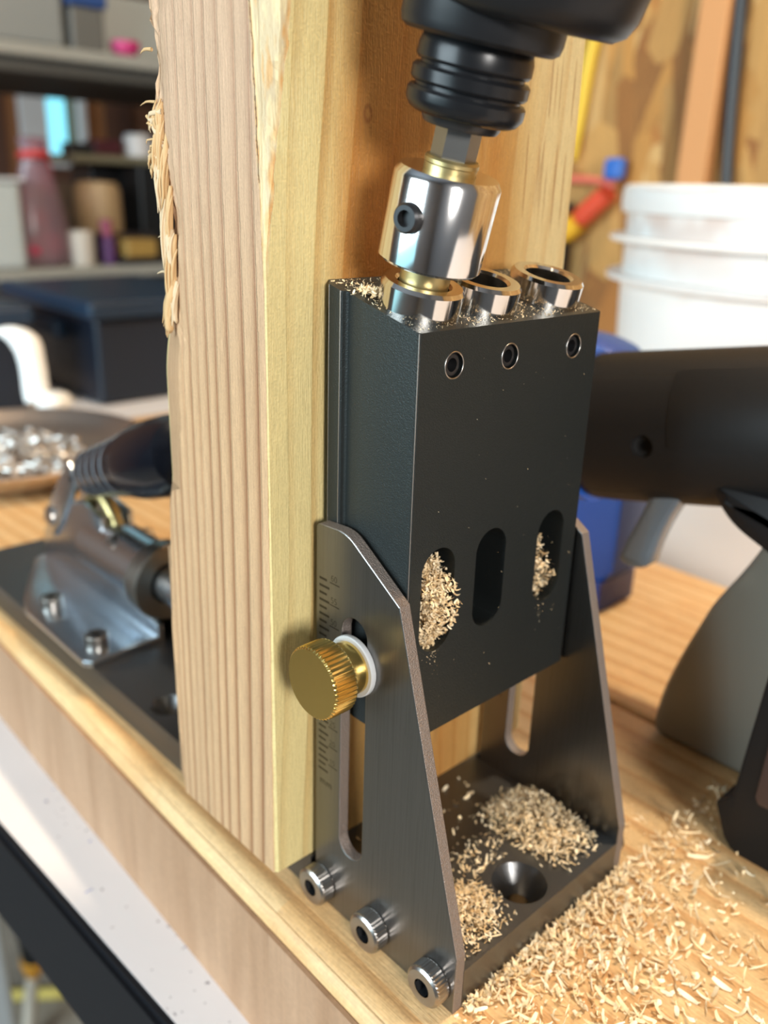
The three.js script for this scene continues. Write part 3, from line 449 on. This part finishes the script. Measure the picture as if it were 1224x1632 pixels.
const chipMat = M(0xffffff, 0.7, 0, { vertexColors: true });
const gauss = r => (r() + r() + r() + r() - 2) * 0.87;
{
  // heap on the base: two mounds either side of the countersunk hole
  const heap = (x, z) => { const a = 7.5 * Math.exp(-(((x - 46) / 8) ** 4 + ((z - 30) / 11) ** 4)) * (0.6 + 0.4 * smooth(40, 24, z)), b = 4.4 * Math.exp(-(((x - 9.5) / 7.5) ** 2 + ((z - 36) / 8.5) ** 2)), c = 0.7 * Math.exp(-(((x - 26) / 10) ** 2 + ((z - 27) / 5) ** 2)); return Math.max(a, b, c) * smooth(3.5, 7.5, Math.hypot(x - 27.6, z - 38.6)); };
  chips('wood_chips', 'heap of pale wood chips on the jig base between the side plates', 3600, r => { for (;;) { const x = 0.8 + r() * 54, z = 14 + r() * 31, h = heap(x, z); if (r() < h / 3.2 - 0.03) return [x, T + 0.15 + h * r(), z, 0.8]; } }, 401, [0.8, 3.2], [0.35, 1], [28, T, 30]);
  chips('wood_chips', 'sparse pale chips scattered on the jig base before the upright board', 60, r => [4 + r() * 42, T + 0.3, 3 + r() * 22], 402, [0.8, 2.6], [0.4, 1.1], [28, T, 14]);
  chips('wood_chips', 'wood chips strewn over the pine board in front of the jig', 1700, r => { for (;;) { const x = -4 + r() * 118, z = 47 + Math.pow(r(), 1.4) * 70, d = z - 47, e = Math.exp(-d / 26) * (0.12 + 0.88 * Math.exp(-(((x - 34) / 26) ** 2))); if (r() < e + 0.025) return [x, 0.4 + r() * r() * 1.6 * Math.exp(-d / 20), z]; } }, 403, [0.8, 6.4], [0.35, 1.5], [50, 0, 80]);
  chips('wood_chips', 'a few wood chips on the pine board right of the jig by the battery', 170, r => [60 + r() * 24, 0.4, 16 + r() * 46], 404, [0.6, 2.6], [0.3, 0.9], [72, 0, 40]);
  chips('wood_chips', 'drift of chips along the front lower edge of the jig', 420, r => { const x = r() * 60; return [x, 0.3 + r() * 1.6, 46.9 + Math.abs(gauss(r)) * 3]; }, 405, [1, 4.2], [0.4, 1.2], [30, 0, 48]);
  const inSlot = ([cx, y0, y1], f0, f1, bulge) => r => { const t = f0 + (f1 - f0) * r(), y = y0 + (y1 - y0) * t, half = 4.2 * Math.sqrt(Math.max(0.05, 1 - (Math.max(0, Math.abs(t - 0.5) - 0.28) / 0.22) ** 2)), x = cx - half + 2 * half * r() * (t > 0.75 ? 0.8 : 1); return [x, y, D - 3.6 + bulge * r() * Math.sin(Math.PI * clamp((t - f0) / (f1 - f0), 0.12, 0.88)), 0.75]; };
  chips('wood_chips', 'plug of chips bulging from the left slot of the black block', 1700, inSlot(SLOTS[0], -0.03, 0.88, 6.2), 406, [0.8, 3], [0.4, 1], [8.9, 82, D]);
  chips('wood_chips', 'chips caked in the lower half of the right slot of the black block', 420, r => { const p = inSlot(SLOTS[2], 0.0, 0.72, 4)(r), f = (p[1] - 71) / 22; if (f > 0.35) p[0] = 45 - 4.2 + (p[0] - 40.8) * 0.55; return p; }, 407, [0.8, 2.6], [0.4, 0.9], [45, 80, D]);
  chips('wood_chips', 'fine chips and dust on the sloped top of the black block', 950, r => { for (;;) { const x = 1 + r() * 53, z = 1 + r() * 23.5; if (BUSH.some(b => Math.hypot(x - b, z - 15.8) < 7.8)) continue; return [x, topY(z) + 0.15, z, x < 9 && z < 16 ? 0.75 : 0.42]; } }, 408, [0.5, 2], [0.2, 0.7], [28, 139, 12]);
  chips('wood_chips', 'tiny pale dust specks clinging to the front of the black block', 110, r => { const k = r(); return k < 0.4 ? [8.5 + gauss(r) * 2, 71 - r() * r() * 8, D + 0.05, 0.5] : k < 0.6 ? [44 + gauss(r) * 1.5, 70.5 - r() * r() * 12, D + 0.05, 0.4] : [3 + r() * 50, 58 + r() * 72, D + 0.05, 0.4]; }, 411, [0.4, 1.1], [0.15, 0.4], [28, 90, D]);
  chips('wood_chips', 'small tuft of chips on the block top beside the left bushing', 90, r => [2.6 + r() * 3.4, topY(9) + 0.3 + r() * 1.2, 6.5 + r() * 5], 409, [0.8, 2.4], [0.4, 0.9], [4, 139, 9]);
}

// ---------------------------------------------------------------- second drill standing on the right
{
  const A = [122, 91, -15], dirv = new THREE.Vector3(5.5, 9.4, 51).normalize(), dir = dirv.toArray();
  const d2 = thing('cordless_drill', 'black cordless drill with grey trigger standing on its battery right of the jig', 'drill', [122, 0, 60]);
  const shell = along(lathe([[0, -0.5], [18, -0.5], [20.6, 0.6], [22, 3], [22.3, 8], [22, 60], [22, 130], [18, 136], [0, 137]], 72), dir, A);
  const hole = (at, n, rr) => along(cyl(rr, rr, 9, 32), n, at);
  part(d2, 'body', cut(plain(shell), [hole([101.2, 94.2, 12], [-1, 0.05, 0], 3.1), hole([109, 116, 33.7], [-0.62, 0.78, 0], 3)]), drillBlack);
  part(d2, 'gear_collar', along(lathe([[0, -12], [20.5, -12], [22.6, -10.5], [23.2, 0.6], [0, 0.6]], 64), dir, A), bluePlastic, { label: 'blue front collar' });
  for (const [at, n, rr] of [[[103.6, 94, 12], [-1, 0.05, 0], 3], [[110.6, 114.2, 33.7], [-0.62, 0.78, 0], 2.9]]) part(d2, 'screw_recess', along(lathe([[rr * 0.45, -0.6], [rr * 0.8, -0.6], [rr, 0], [rr, -2], [0, -2], [0, -1.4], [rr * 0.45, -1.4]], 24), n, at), darkVoid);
  const lab = along(lathe([[22.35, 32], [22.55, 33], [22.55, 100], [22.35, 101]], 40, 3.9, 1.0), dir, A); part(d2, 'side_panel', lab, M([0.014, 0.0135, 0.0135], 0.5, 0, { specularIntensity: 0.5 }));
  const trg = new THREE.Shape(); trg.moveTo(22, 82); trg.bezierCurveTo(16, 72, 14, 64, 12.5, 55.5); trg.bezierCurveTo(11, 53, 4.5, 53, 3.4, 55.4); trg.bezierCurveTo(4.5, 63, 8, 68, 10, 76); trg.lineTo(13, 84);
  part(d2, 'trigger', extrudeX(trg, 112.5, 10, 2, 14), M([0.20, 0.25, 0.30], 0.2, 0.3), { label: 'glossy grey trigger' });
  const grip = new THREE.Shape(); grip.moveTo(30, 84); grip.bezierCurveTo(36, 74, 44, 74, 50, 70); grip.lineTo(64, 60); grip.lineTo(110, 60); grip.lineTo(104, 88); grip.lineTo(30, 88);
  part(d2, 'trigger_guard', extrudeX(grip, 108, 28, 5, 12), rubberBlack);
  const hnd = new THREE.Shape(); hnd.moveTo(24, 0.3); hnd.quadraticCurveTo(20, 0.6, 20.2, 5); hnd.bezierCurveTo(20.6, 18, 26, 32, 30.5, 45); hnd.bezierCurveTo(33, 53, 38, 58, 44, 74); hnd.lineTo(46, 84); hnd.lineTo(100, 84); hnd.lineTo(104, 0.3);
  part(d2, 'handle', toCreasedNormals(plain(extrudeX(hnd, 117.6, 28, 2.2, 14)), 0.9), M([0.21, 0.205, 0.175], 0.42), { label: 'matte grey handle' });
  const bat = shape([[59.4, 3.5], [61.6, 0.9], [64, 0], [128, 0], [128, 66], [63.4, 66], [62.2, 52.5], [59.7, 16.2], [56, 11.8]]);
  const b = part(d2, 'battery', extrudeX(bat, 85.6, 31.6, 1.2, 8), M([0.007, 0.0065, 0.0065], 0.5, 0, { specularIntensity: 0.4 }));
  const pan = shape([[65.6, 19.5], [66.6, 18], [120, 18], [120, 60], [67.4, 60], [66.6, 52]]);
  part(b, 'battery_label', extrudeX(pan, 84.9, 2, 0.4, 8), M([0.035, 0.019, 0.017], 0.4), { label: 'dark red-brown panel' });
  const bt = thing('blue_tool', 'blue plastic tool standing behind the nose of the black drill', 'tool', [186, 0, -50]);
  const bs = new THREE.Shape(); bs.moveTo(-45, 0); bs.lineTo(-39, 0); bs.lineTo(-38, 14); bs.lineTo(-34, 18); bs.lineTo(-34, 60); bs.quadraticCurveTo(-36, 96, -48, 104); bs.quadraticCurveTo(-58, 108, -72, 107); bs.lineTo(-90, 100); bs.lineTo(-90, 0);
  part(bt, 'body', extrudeX(bs, 176, 22, 2.5, 12), M([0.012, 0.06, 0.27], 0.42));
  part(bt, 'foot', extrudeX(shape([[-48, 0.1], [-37.6, 0.1], [-37.6, 13.5], [-48, 13.5]]), 174, 26, 0.8), M([0.006, 0.03, 0.2], 0.4), { label: 'darker blue foot' });
}

// ---------------------------------------------------------------- white bucket
{
  const smear = texture(512, 512, (u, v) => { const n = smooth(0.56, 0.75, fbm(u * 14, v * 9, 301, 4)) * smooth(0.35, 0.6, v) * smooth(0.85, 0.7, v); return [mix3([228, 226, 222], [176, 132, 112], n * 0.75), 0.5]; });
  const bm = M(0xffffff, 0.34, 0, { map: smear.map });
  const bk = thing('bucket', 'white plastic bucket with ribbed rim and reddish smears, standing behind the pine boards', 'bucket', [409, -44, -63]);
  const g = new THREE.LatheGeometry([[0, 0], [96, 0], [98, 2], [104, 60], [109, 150], [110, 204], [107, 204], [105, 150], [100, 60], [95, 4], [0, 4]].map(p => new THREE.Vector2(...p)), 96);
  part(bk, 'pail', toCreasedNormals(g, 0.6), bm, { own: true });
  part(bk, 'rim', lathe([[109.5, 193], [112.6, 193.4], [113.4, 197], [113.4, 204], [112.4, 207], [110, 207.8], [108, 207], [107.4, 203]], 96), bm, { own: true });
  for (const y of [180, 160]) part(bk, 'rib', lathe([[108, y - 2], [117.4, y - 1.4], [118, y], [117.4, y + 1.4], [108.6, y + 2]], 96), bm, { own: true });
}

// ---------------------------------------------------------------- things on the OSB wall
{
  const pole = thing('pole', 'thin black pole leaning against the OSB wall above the bucket', 'pole', [606, -44, -215]);
  part(pole, 'rod', bar([[612, -44, -196, 5.4], [612, 170, -231, 5.4], [612, 301, -242, 5.6], [612, 600, -262, 5.6]], 14), M([0.012, 0.014, 0.017], 0.4));
  const st = thing('wood_offcut', 'thin curved reddish-brown strip beside the orange stud on the wall', 'strip', [612, -44, -265]);
  part(st, 'strip', bar([[613, -44, -268, 5], [613, 120, -266, 6], [613, 180, -266, 5.5], [614, 230, -258, 3.5], [615, 262, -250, 1.2]], 10), M([0.20, 0.075, 0.05], 0.5));
  const yc = thing('rope', 'yellow rope hanging down the OSB wall right of the upright board', 'rope', [612, 300, -375]);
  part(yc, 'cord', bar([[613, 560, -371, 5], [613, 400, -373, 5.5], [613, 300, -371, 6], [613, 262, -377, 6], [613, 215, -381, 5], [614, 186, -383, 2.4]], 12), M([0.62, 0.42, 0.03], 0.5));
  const rd = thing('screwdriver', 'red and yellow handled tool with blue tip, on the wall left of the bucket', 'screwdriver', [606, 160, -345]);
  part(rd, 'handle', bar([[606, 160, -336, 9], [606, 140, -360, 9.5], [606, 133, -368, 8]], 14), M([0.55, 0.06, 0.025], 0.35));
  part(rd, 'collar', bar([[606, 135, -365, 10], [606, 124, -377, 9.5], [606, 116, -384, 5]], 14), M([0.72, 0.40, 0.02], 0.35), { label: 'yellow collar' });
  part(rd, 'rod', bar([[607, 170, -388, 3.4], [607, 169, -350, 3.4], [607, 165, -332, 3.6]], 10), M([0.55, 0.13, 0.09], 0.4));
  part(rd, 'tip', box(600, 612, 170, 188, -342, -324, 4), M([0.02, 0.11, 0.42], 0.4), { label: 'blue tip' });
  const lv = thing('spirit_level', 'dark navy bar standing against the wall between board and bucket', 'level', [606, -44, -380]);
  part(lv, 'bar', box(598, 616, -44, 150, -396, -379, 2), M([0.012, 0.018, 0.04], 0.4));
}

// ---------------------------------------------------------------- parts bowl and white pipe on the bench behind the clamp
{
  const bowl = thing('parts_bowl', 'round steel parts bowl with screws in it, behind the toggle clamp', 'bowl', [72, 0, -369]);
  part(bowl, 'dish', lathe([[0, 3], [48, 3], [60, 5], [70, 11], [75, 15.2], [76, 15.6], [76.4, 15], [72, 9.5], [62, 2.6], [50, 1.4], [0, 1.4]], 72), M([0.66, 0.57, 0.50], 0.36, 1), { own: true });
  part(bowl, 'rubber_base', lathe([[0, 0], [50, 0], [55, 0.5], [57, 2], [50, 2], [0, 2]], 48), M([0.01, 0.014, 0.03], 0.5), { own: true, label: 'black rubber base ring' });
  const r = rng(21), gs = []; for (let k = 0; k < 130; k++) { const a = r() * 6.28, q = Math.sqrt(r()) * 46, L = 6 + r() * 10; gs.push(plain(along(lathe([[0, -L / 2], [1.3, -L / 2], [1.3, L / 2 - 1.4], [2.8, L / 2 - 1.2], [2.6, L / 2], [0, L / 2 + 0.4]], 8), [r() - 0.5, (r() - 0.5) * 0.16, r() - 0.5], [72 + Math.cos(a) * q * 0.86, 6.8 + r() * 6 * (1 - q / 60), -369 + Math.sin(a) * q]))); }
  const sc = part(scene0('loose_screws', 'jumble of small steel screws lying in the parts bowl', 'screws', [72, 5, -369]), 'screws', gs, M([0.62, 0.6, 0.57], 0.32, 0.9));
  const wp = thing('white_pipe', 'bright white bent plastic pipe standing behind the parts bowl', 'pipe', [138, 0, -490]);
  part(wp, 'pipe', bar([[122, 54, -512, 1.5], [129, 53, -508, 5], [136, 47, -496, 10], [137, 34, -490, 9], [136, 14, -486, 9], [135, 6, -484, 8]], 18, 8), M([0.93, 0.95, 0.94], 0.3));
  part(wp, 'foot', new THREE.SphereGeometry(1, 32, 20).scale(17, 7.6, 12).rotateY(0.9).translate(143, 7.6, -472), M([0.93, 0.95, 0.94], 0.3));
}
function scene0(name, label, category, base) { const g = thing(name, label, category, base); g.userData.kind = 'stuff'; return g; }

// ---------------------------------------------------------------- storage shelves and their clutter, far left
{
  const grey = M([0.30, 0.30, 0.27], 0.55), dark = M([0.06, 0.06, 0.055], 0.6), postMat = M([0.05, 0.05, 0.05], 0.5);
  const sh = thing('storage_shelf', 'grey storage shelving unit beyond the end of the bench', 'shelf', [560, -944, -1300]);
  for (const y of [318, 38, -288]) { part(sh, 'shelf_board', box(180, 900, y - 16, y, -1500, -1100, 3), grey); part(sh, 'shelf_underside', box(180, 900, y - 34, y - 16, -1480, -1112, 2), dark, { label: 'dark underside of the shelf board' }); }  // each underside is a separate dark slab below the board
  for (const [x, z] of [[200, -1480], [880, -1480], [880, -1120], [200, -1120]]) part(sh, 'post', box(x - 16, x + 16, -944, 620, z - 16, z + 16, 3), postMat);
  const c = (hex, ro = 0.45, more) => M(hex, ro, 0, more);
  const jar = (name, label, cat, x, y, z, pts, mat, capPts, capMat, lean = 0) => { const t = thing(name, label, cat, [x, y, z]); t.rotation.z = lean; part(t, 'body', lathe(pts, 32), mat, { own: true }); if (capPts) part(t, 'cap', lathe(capPts, 24), capMat, { own: true }); return t; };
  const crate = (name, label, cat, b, mat, r, lid) => { const t = thing(name, label, cat, [(b[0] + b[1]) / 2, b[2], (b[4] + b[5]) / 2]); part(t, 'body', box(...b, r), mat); if (lid) part(t, 'lid', box(b[0] - 4, b[1] + 4, b[3], b[3] + lid[0], b[4] - 4, b[5] + 4, Math.min(4, lid[0] / 3)), lid[1]); return t; };
  // middle shelf
  crate('storage_bin', 'translucent white plastic bin at the left end of the middle shelf', 'bin', [270, 386, 38.2, 150, -1160, -1096], c([0.45, 0.5, 0.5], 0.4), 8, [5, c([0.6, 0.63, 0.65])]);
  const bag = thing('plastic_bag', 'clear plastic bag of red and pink things beside the white bin', 'bag', [425, 38.2, -1140]);
  part(bag, 'bag', lathe([[0, 0], [34, 0], [40, 10], [38, 60], [28, 110], [16, 145], [20, 168], [0, 170]], 24).scale(1, 1, 0.7), M([0.62, 0.46, 0.54], 0.2, 0, { transmission: 0.72, thickness: 0 }), { own: true });
  part(bag, 'contents', [new THREE.IcosahedronGeometry(24, 2).translate(8, 27, 0), new THREE.IcosahedronGeometry(18, 2).translate(-14, 22, 8), new THREE.IcosahedronGeometry(16, 2).translate(-2, 62, 2)], c([0.42, 0.03, 0.09], 0.5), { own: true, label: 'dark red contents' });
  part(bag, 'tie', new THREE.TorusGeometry(17, 5, 10, 24).rotateX(1.5).translate(0, 146, 0), c([0.6, 0.05, 0.05], 0.5), { own: true, label: 'red tie' });
  jar('spray_bottle', 'red-topped bottle leaning beside the clear bag under the window', 'bottle', 470, 42, -1180, [[0, 0], [20, 0], [20, 80], [10, 96], [0, 96]], c([0.02, 0.02, 0.025]), [[0, 95], [11, 95], [14, 120], [13, 160], [6, 166], [0, 166]], c([0.45, 0.02, 0.035]), 0.14);
  jar('white_jar', 'small white jar on the middle shelf in front of the dark boxes', 'jar', 478, 38.2, -1128, [[0, 0], [17, 0], [18, 3], [18, 44], [15, 48], [0, 48]], c([0.62, 0.58, 0.52]));
  jar('pink_bottle', 'small pink and purple bottle right of the white jar', 'bottle', 518, 38.2, -1128, [[0, 0], [11, 0], [11, 34], [6, 42], [0, 42]], c([0.09, 0.03, 0.14]), [[0, 40], [8, 40], [9, 62], [0, 64]], c([0.32, 0.08, 0.14]));
  crate('yellow_box', 'flat dull yellow box at the right end of the middle shelf', 'box', [538, 588, 48, 74, -1150, -1106], c([0.35, 0.22, 0.06]), 3);
  crate('black_box', 'low black box under the dull yellow box', 'box', [530, 596, 38.2, 47.8, -1160, -1104], c([0.01, 0.01, 0.014]), 2);
  jar('tan_canister', 'tan canister among the dark boxes on the middle shelf', 'canister', 538, 80, -1190, [[0, 0], [34, 0], [36, 4], [34, 62], [28, 72], [0, 74]], c([0.42, 0.30, 0.17]));
  crate('black_case', 'dark case carrying the tan canister, on the middle shelf', 'case', [490, 620, 38.2, 79.8, -1260, -1162], c([0.03, 0.026, 0.03]), 4);
  crate('black_case', 'tall black case at the right end of the middle shelf beside the splintered board', 'case', [600, 700, 38.2, 178, -1240, -1170], c([0.008, 0.01, 0.012]), 4);
  crate('cardboard_box', 'brown carton behind the red-topped bottle', 'box', [482, 560, 80, 150, -1330, -1270], c([0.16, 0.09, 0.05], 0.8), 2);
  crate('tool_tray', 'long grey tray of clutter on top of the cartons, below the far window', 'tray', [500, 690, 178.2, 190, -1330, -1180], c([0.16, 0.15, 0.10]), 3);
  crate('grey_case', 'wide charcoal case carrying the brown carton at the back of the middle shelf', 'case', [470, 690, 38.2, 79.6, -1400, -1264], c([0.02, 0.02, 0.022]), 3);
  crate('black_case', 'matte black case at the back under the long grey tray', 'case', [566, 690, 80, 178, -1336, -1262], c([0.012, 0.012, 0.014]), 3);
  jar('white_roll', 'white roll standing on the long grey tray by the splintered board', 'roll', 622, 190.2, -1210, [[0, 0], [22, 0], [22, 28], [18, 33], [0, 33]], c([0.55, 0.55, 0.56]));
  crate('maroon_box', 'small maroon box on the long grey tray', 'box', [545, 590, 190.2, 212, -1230, -1200], c([0.06, 0.012, 0.018]), 2);
  crate('black_box', 'black box on the long grey tray next to the window light', 'box', [506, 544, 190.2, 206, -1230, -1200], c([0.01, 0.01, 0.012]), 2);
  // top shelf
  crate('storage_bin', 'pale grey translucent bin on the top shelf, far left', 'bin', [300, 478, 318.2, 470, -1300, -1120], c([0.22, 0.235, 0.23], 0.5), 8);
  crate('blue_box', 'blue lidded grey tub on the top shelf', 'tub', [486, 535, 318.2, 372, -1180, -1120], c([0.12, 0.12, 0.11]), 5, [34, c([0.02, 0.06, 0.2])]);
  jar('pink_cup', 'pink bowl on the top shelf beside the splintered board', 'bowl', 566, 318.2, -1125, [[0, 0], [12, 0], [19, 8], [20, 19], [18, 19], [0, 10]], c([0.5, 0.03, 0.16]));
  crate('white_box', 'off-white box behind the pink bowl on the top shelf', 'box', [548, 680, 318.2, 400, -1240, -1160], c([0.36, 0.38, 0.36]), 4);
  // totes on the far end of the bench
  const navy = c([0.004, 0.010, 0.022], 0.35), blueSide = c([0.008, 0.026, 0.055], 0.4);
  const tote = (x0, x1, z0, z1, y1, label) => { const t = thing('storage_tote', label, 'tote', [(x0 + x1) / 2, -44, (z0 + z1) / 2]); part(t, 'tub', box(x0, x1, -44, y1, z0, z1, 6), navy); part(t, 'lid', box(x0 - 8, x1 + 8, y1, y1 + 17, z0 - 8, z1 + 8, 5), blueSide); part(t, 'handle', box(x0 - 11, x0 + 2, y1 - 26, y1 - 8, (z0 + z1) / 2 - 30, (z0 + z1) / 2 + 30, 4), blueSide); return t; };
  tote(255, 400, -830, -634, 37, 'navy blue plastic tote with lid on the far bench end, nearest the splintered board');
  tote(80, 200, -860, -660, 34, 'second dark blue plastic tote, left of the first, behind the white pipe');
}

// ---------------------------------------------------------------- under the bench, lower left corner
{
  const t = thing('garden_tool', 'black and yellow handled tool with a pale shaft leaning under the bench', 'tool', [150, -944, -800]);
  part(t, 'shaft', bar([[151, -942, -799, 9], [167, -884, -814, 8.5], [172, -824, -800, 8]], 12), M([0.55, 0.5, 0.42], 0.6));
  part(t, 'collar', bar([[171, -832, -802, 9], [172.4, -806, -795, 17], [172.8, -792, -792, 17]], 16), M([0.6, 0.27, 0.02], 0.45), { label: 'yellow-orange collar' });
  part(t, 'handle', bar([[172.5, -793, -792, 16], [171, -775, -790, 15], [166, -733, -792, 13]], 16), rubberBlack, { label: 'black grip' });
  const y = thing('yellow_strip', 'yellow strip lying across the concrete floor under the bench', 'strip', [220, -944, -840]);
  part(y, 'strip', bar([[110, -935, -926, 8.5], [205, -935, -850, 8.5], [330, -935, -752, 8.5]], 12), M([0.62, 0.5, 0.12], 0.5));
}
renderer.render(scene, camera);
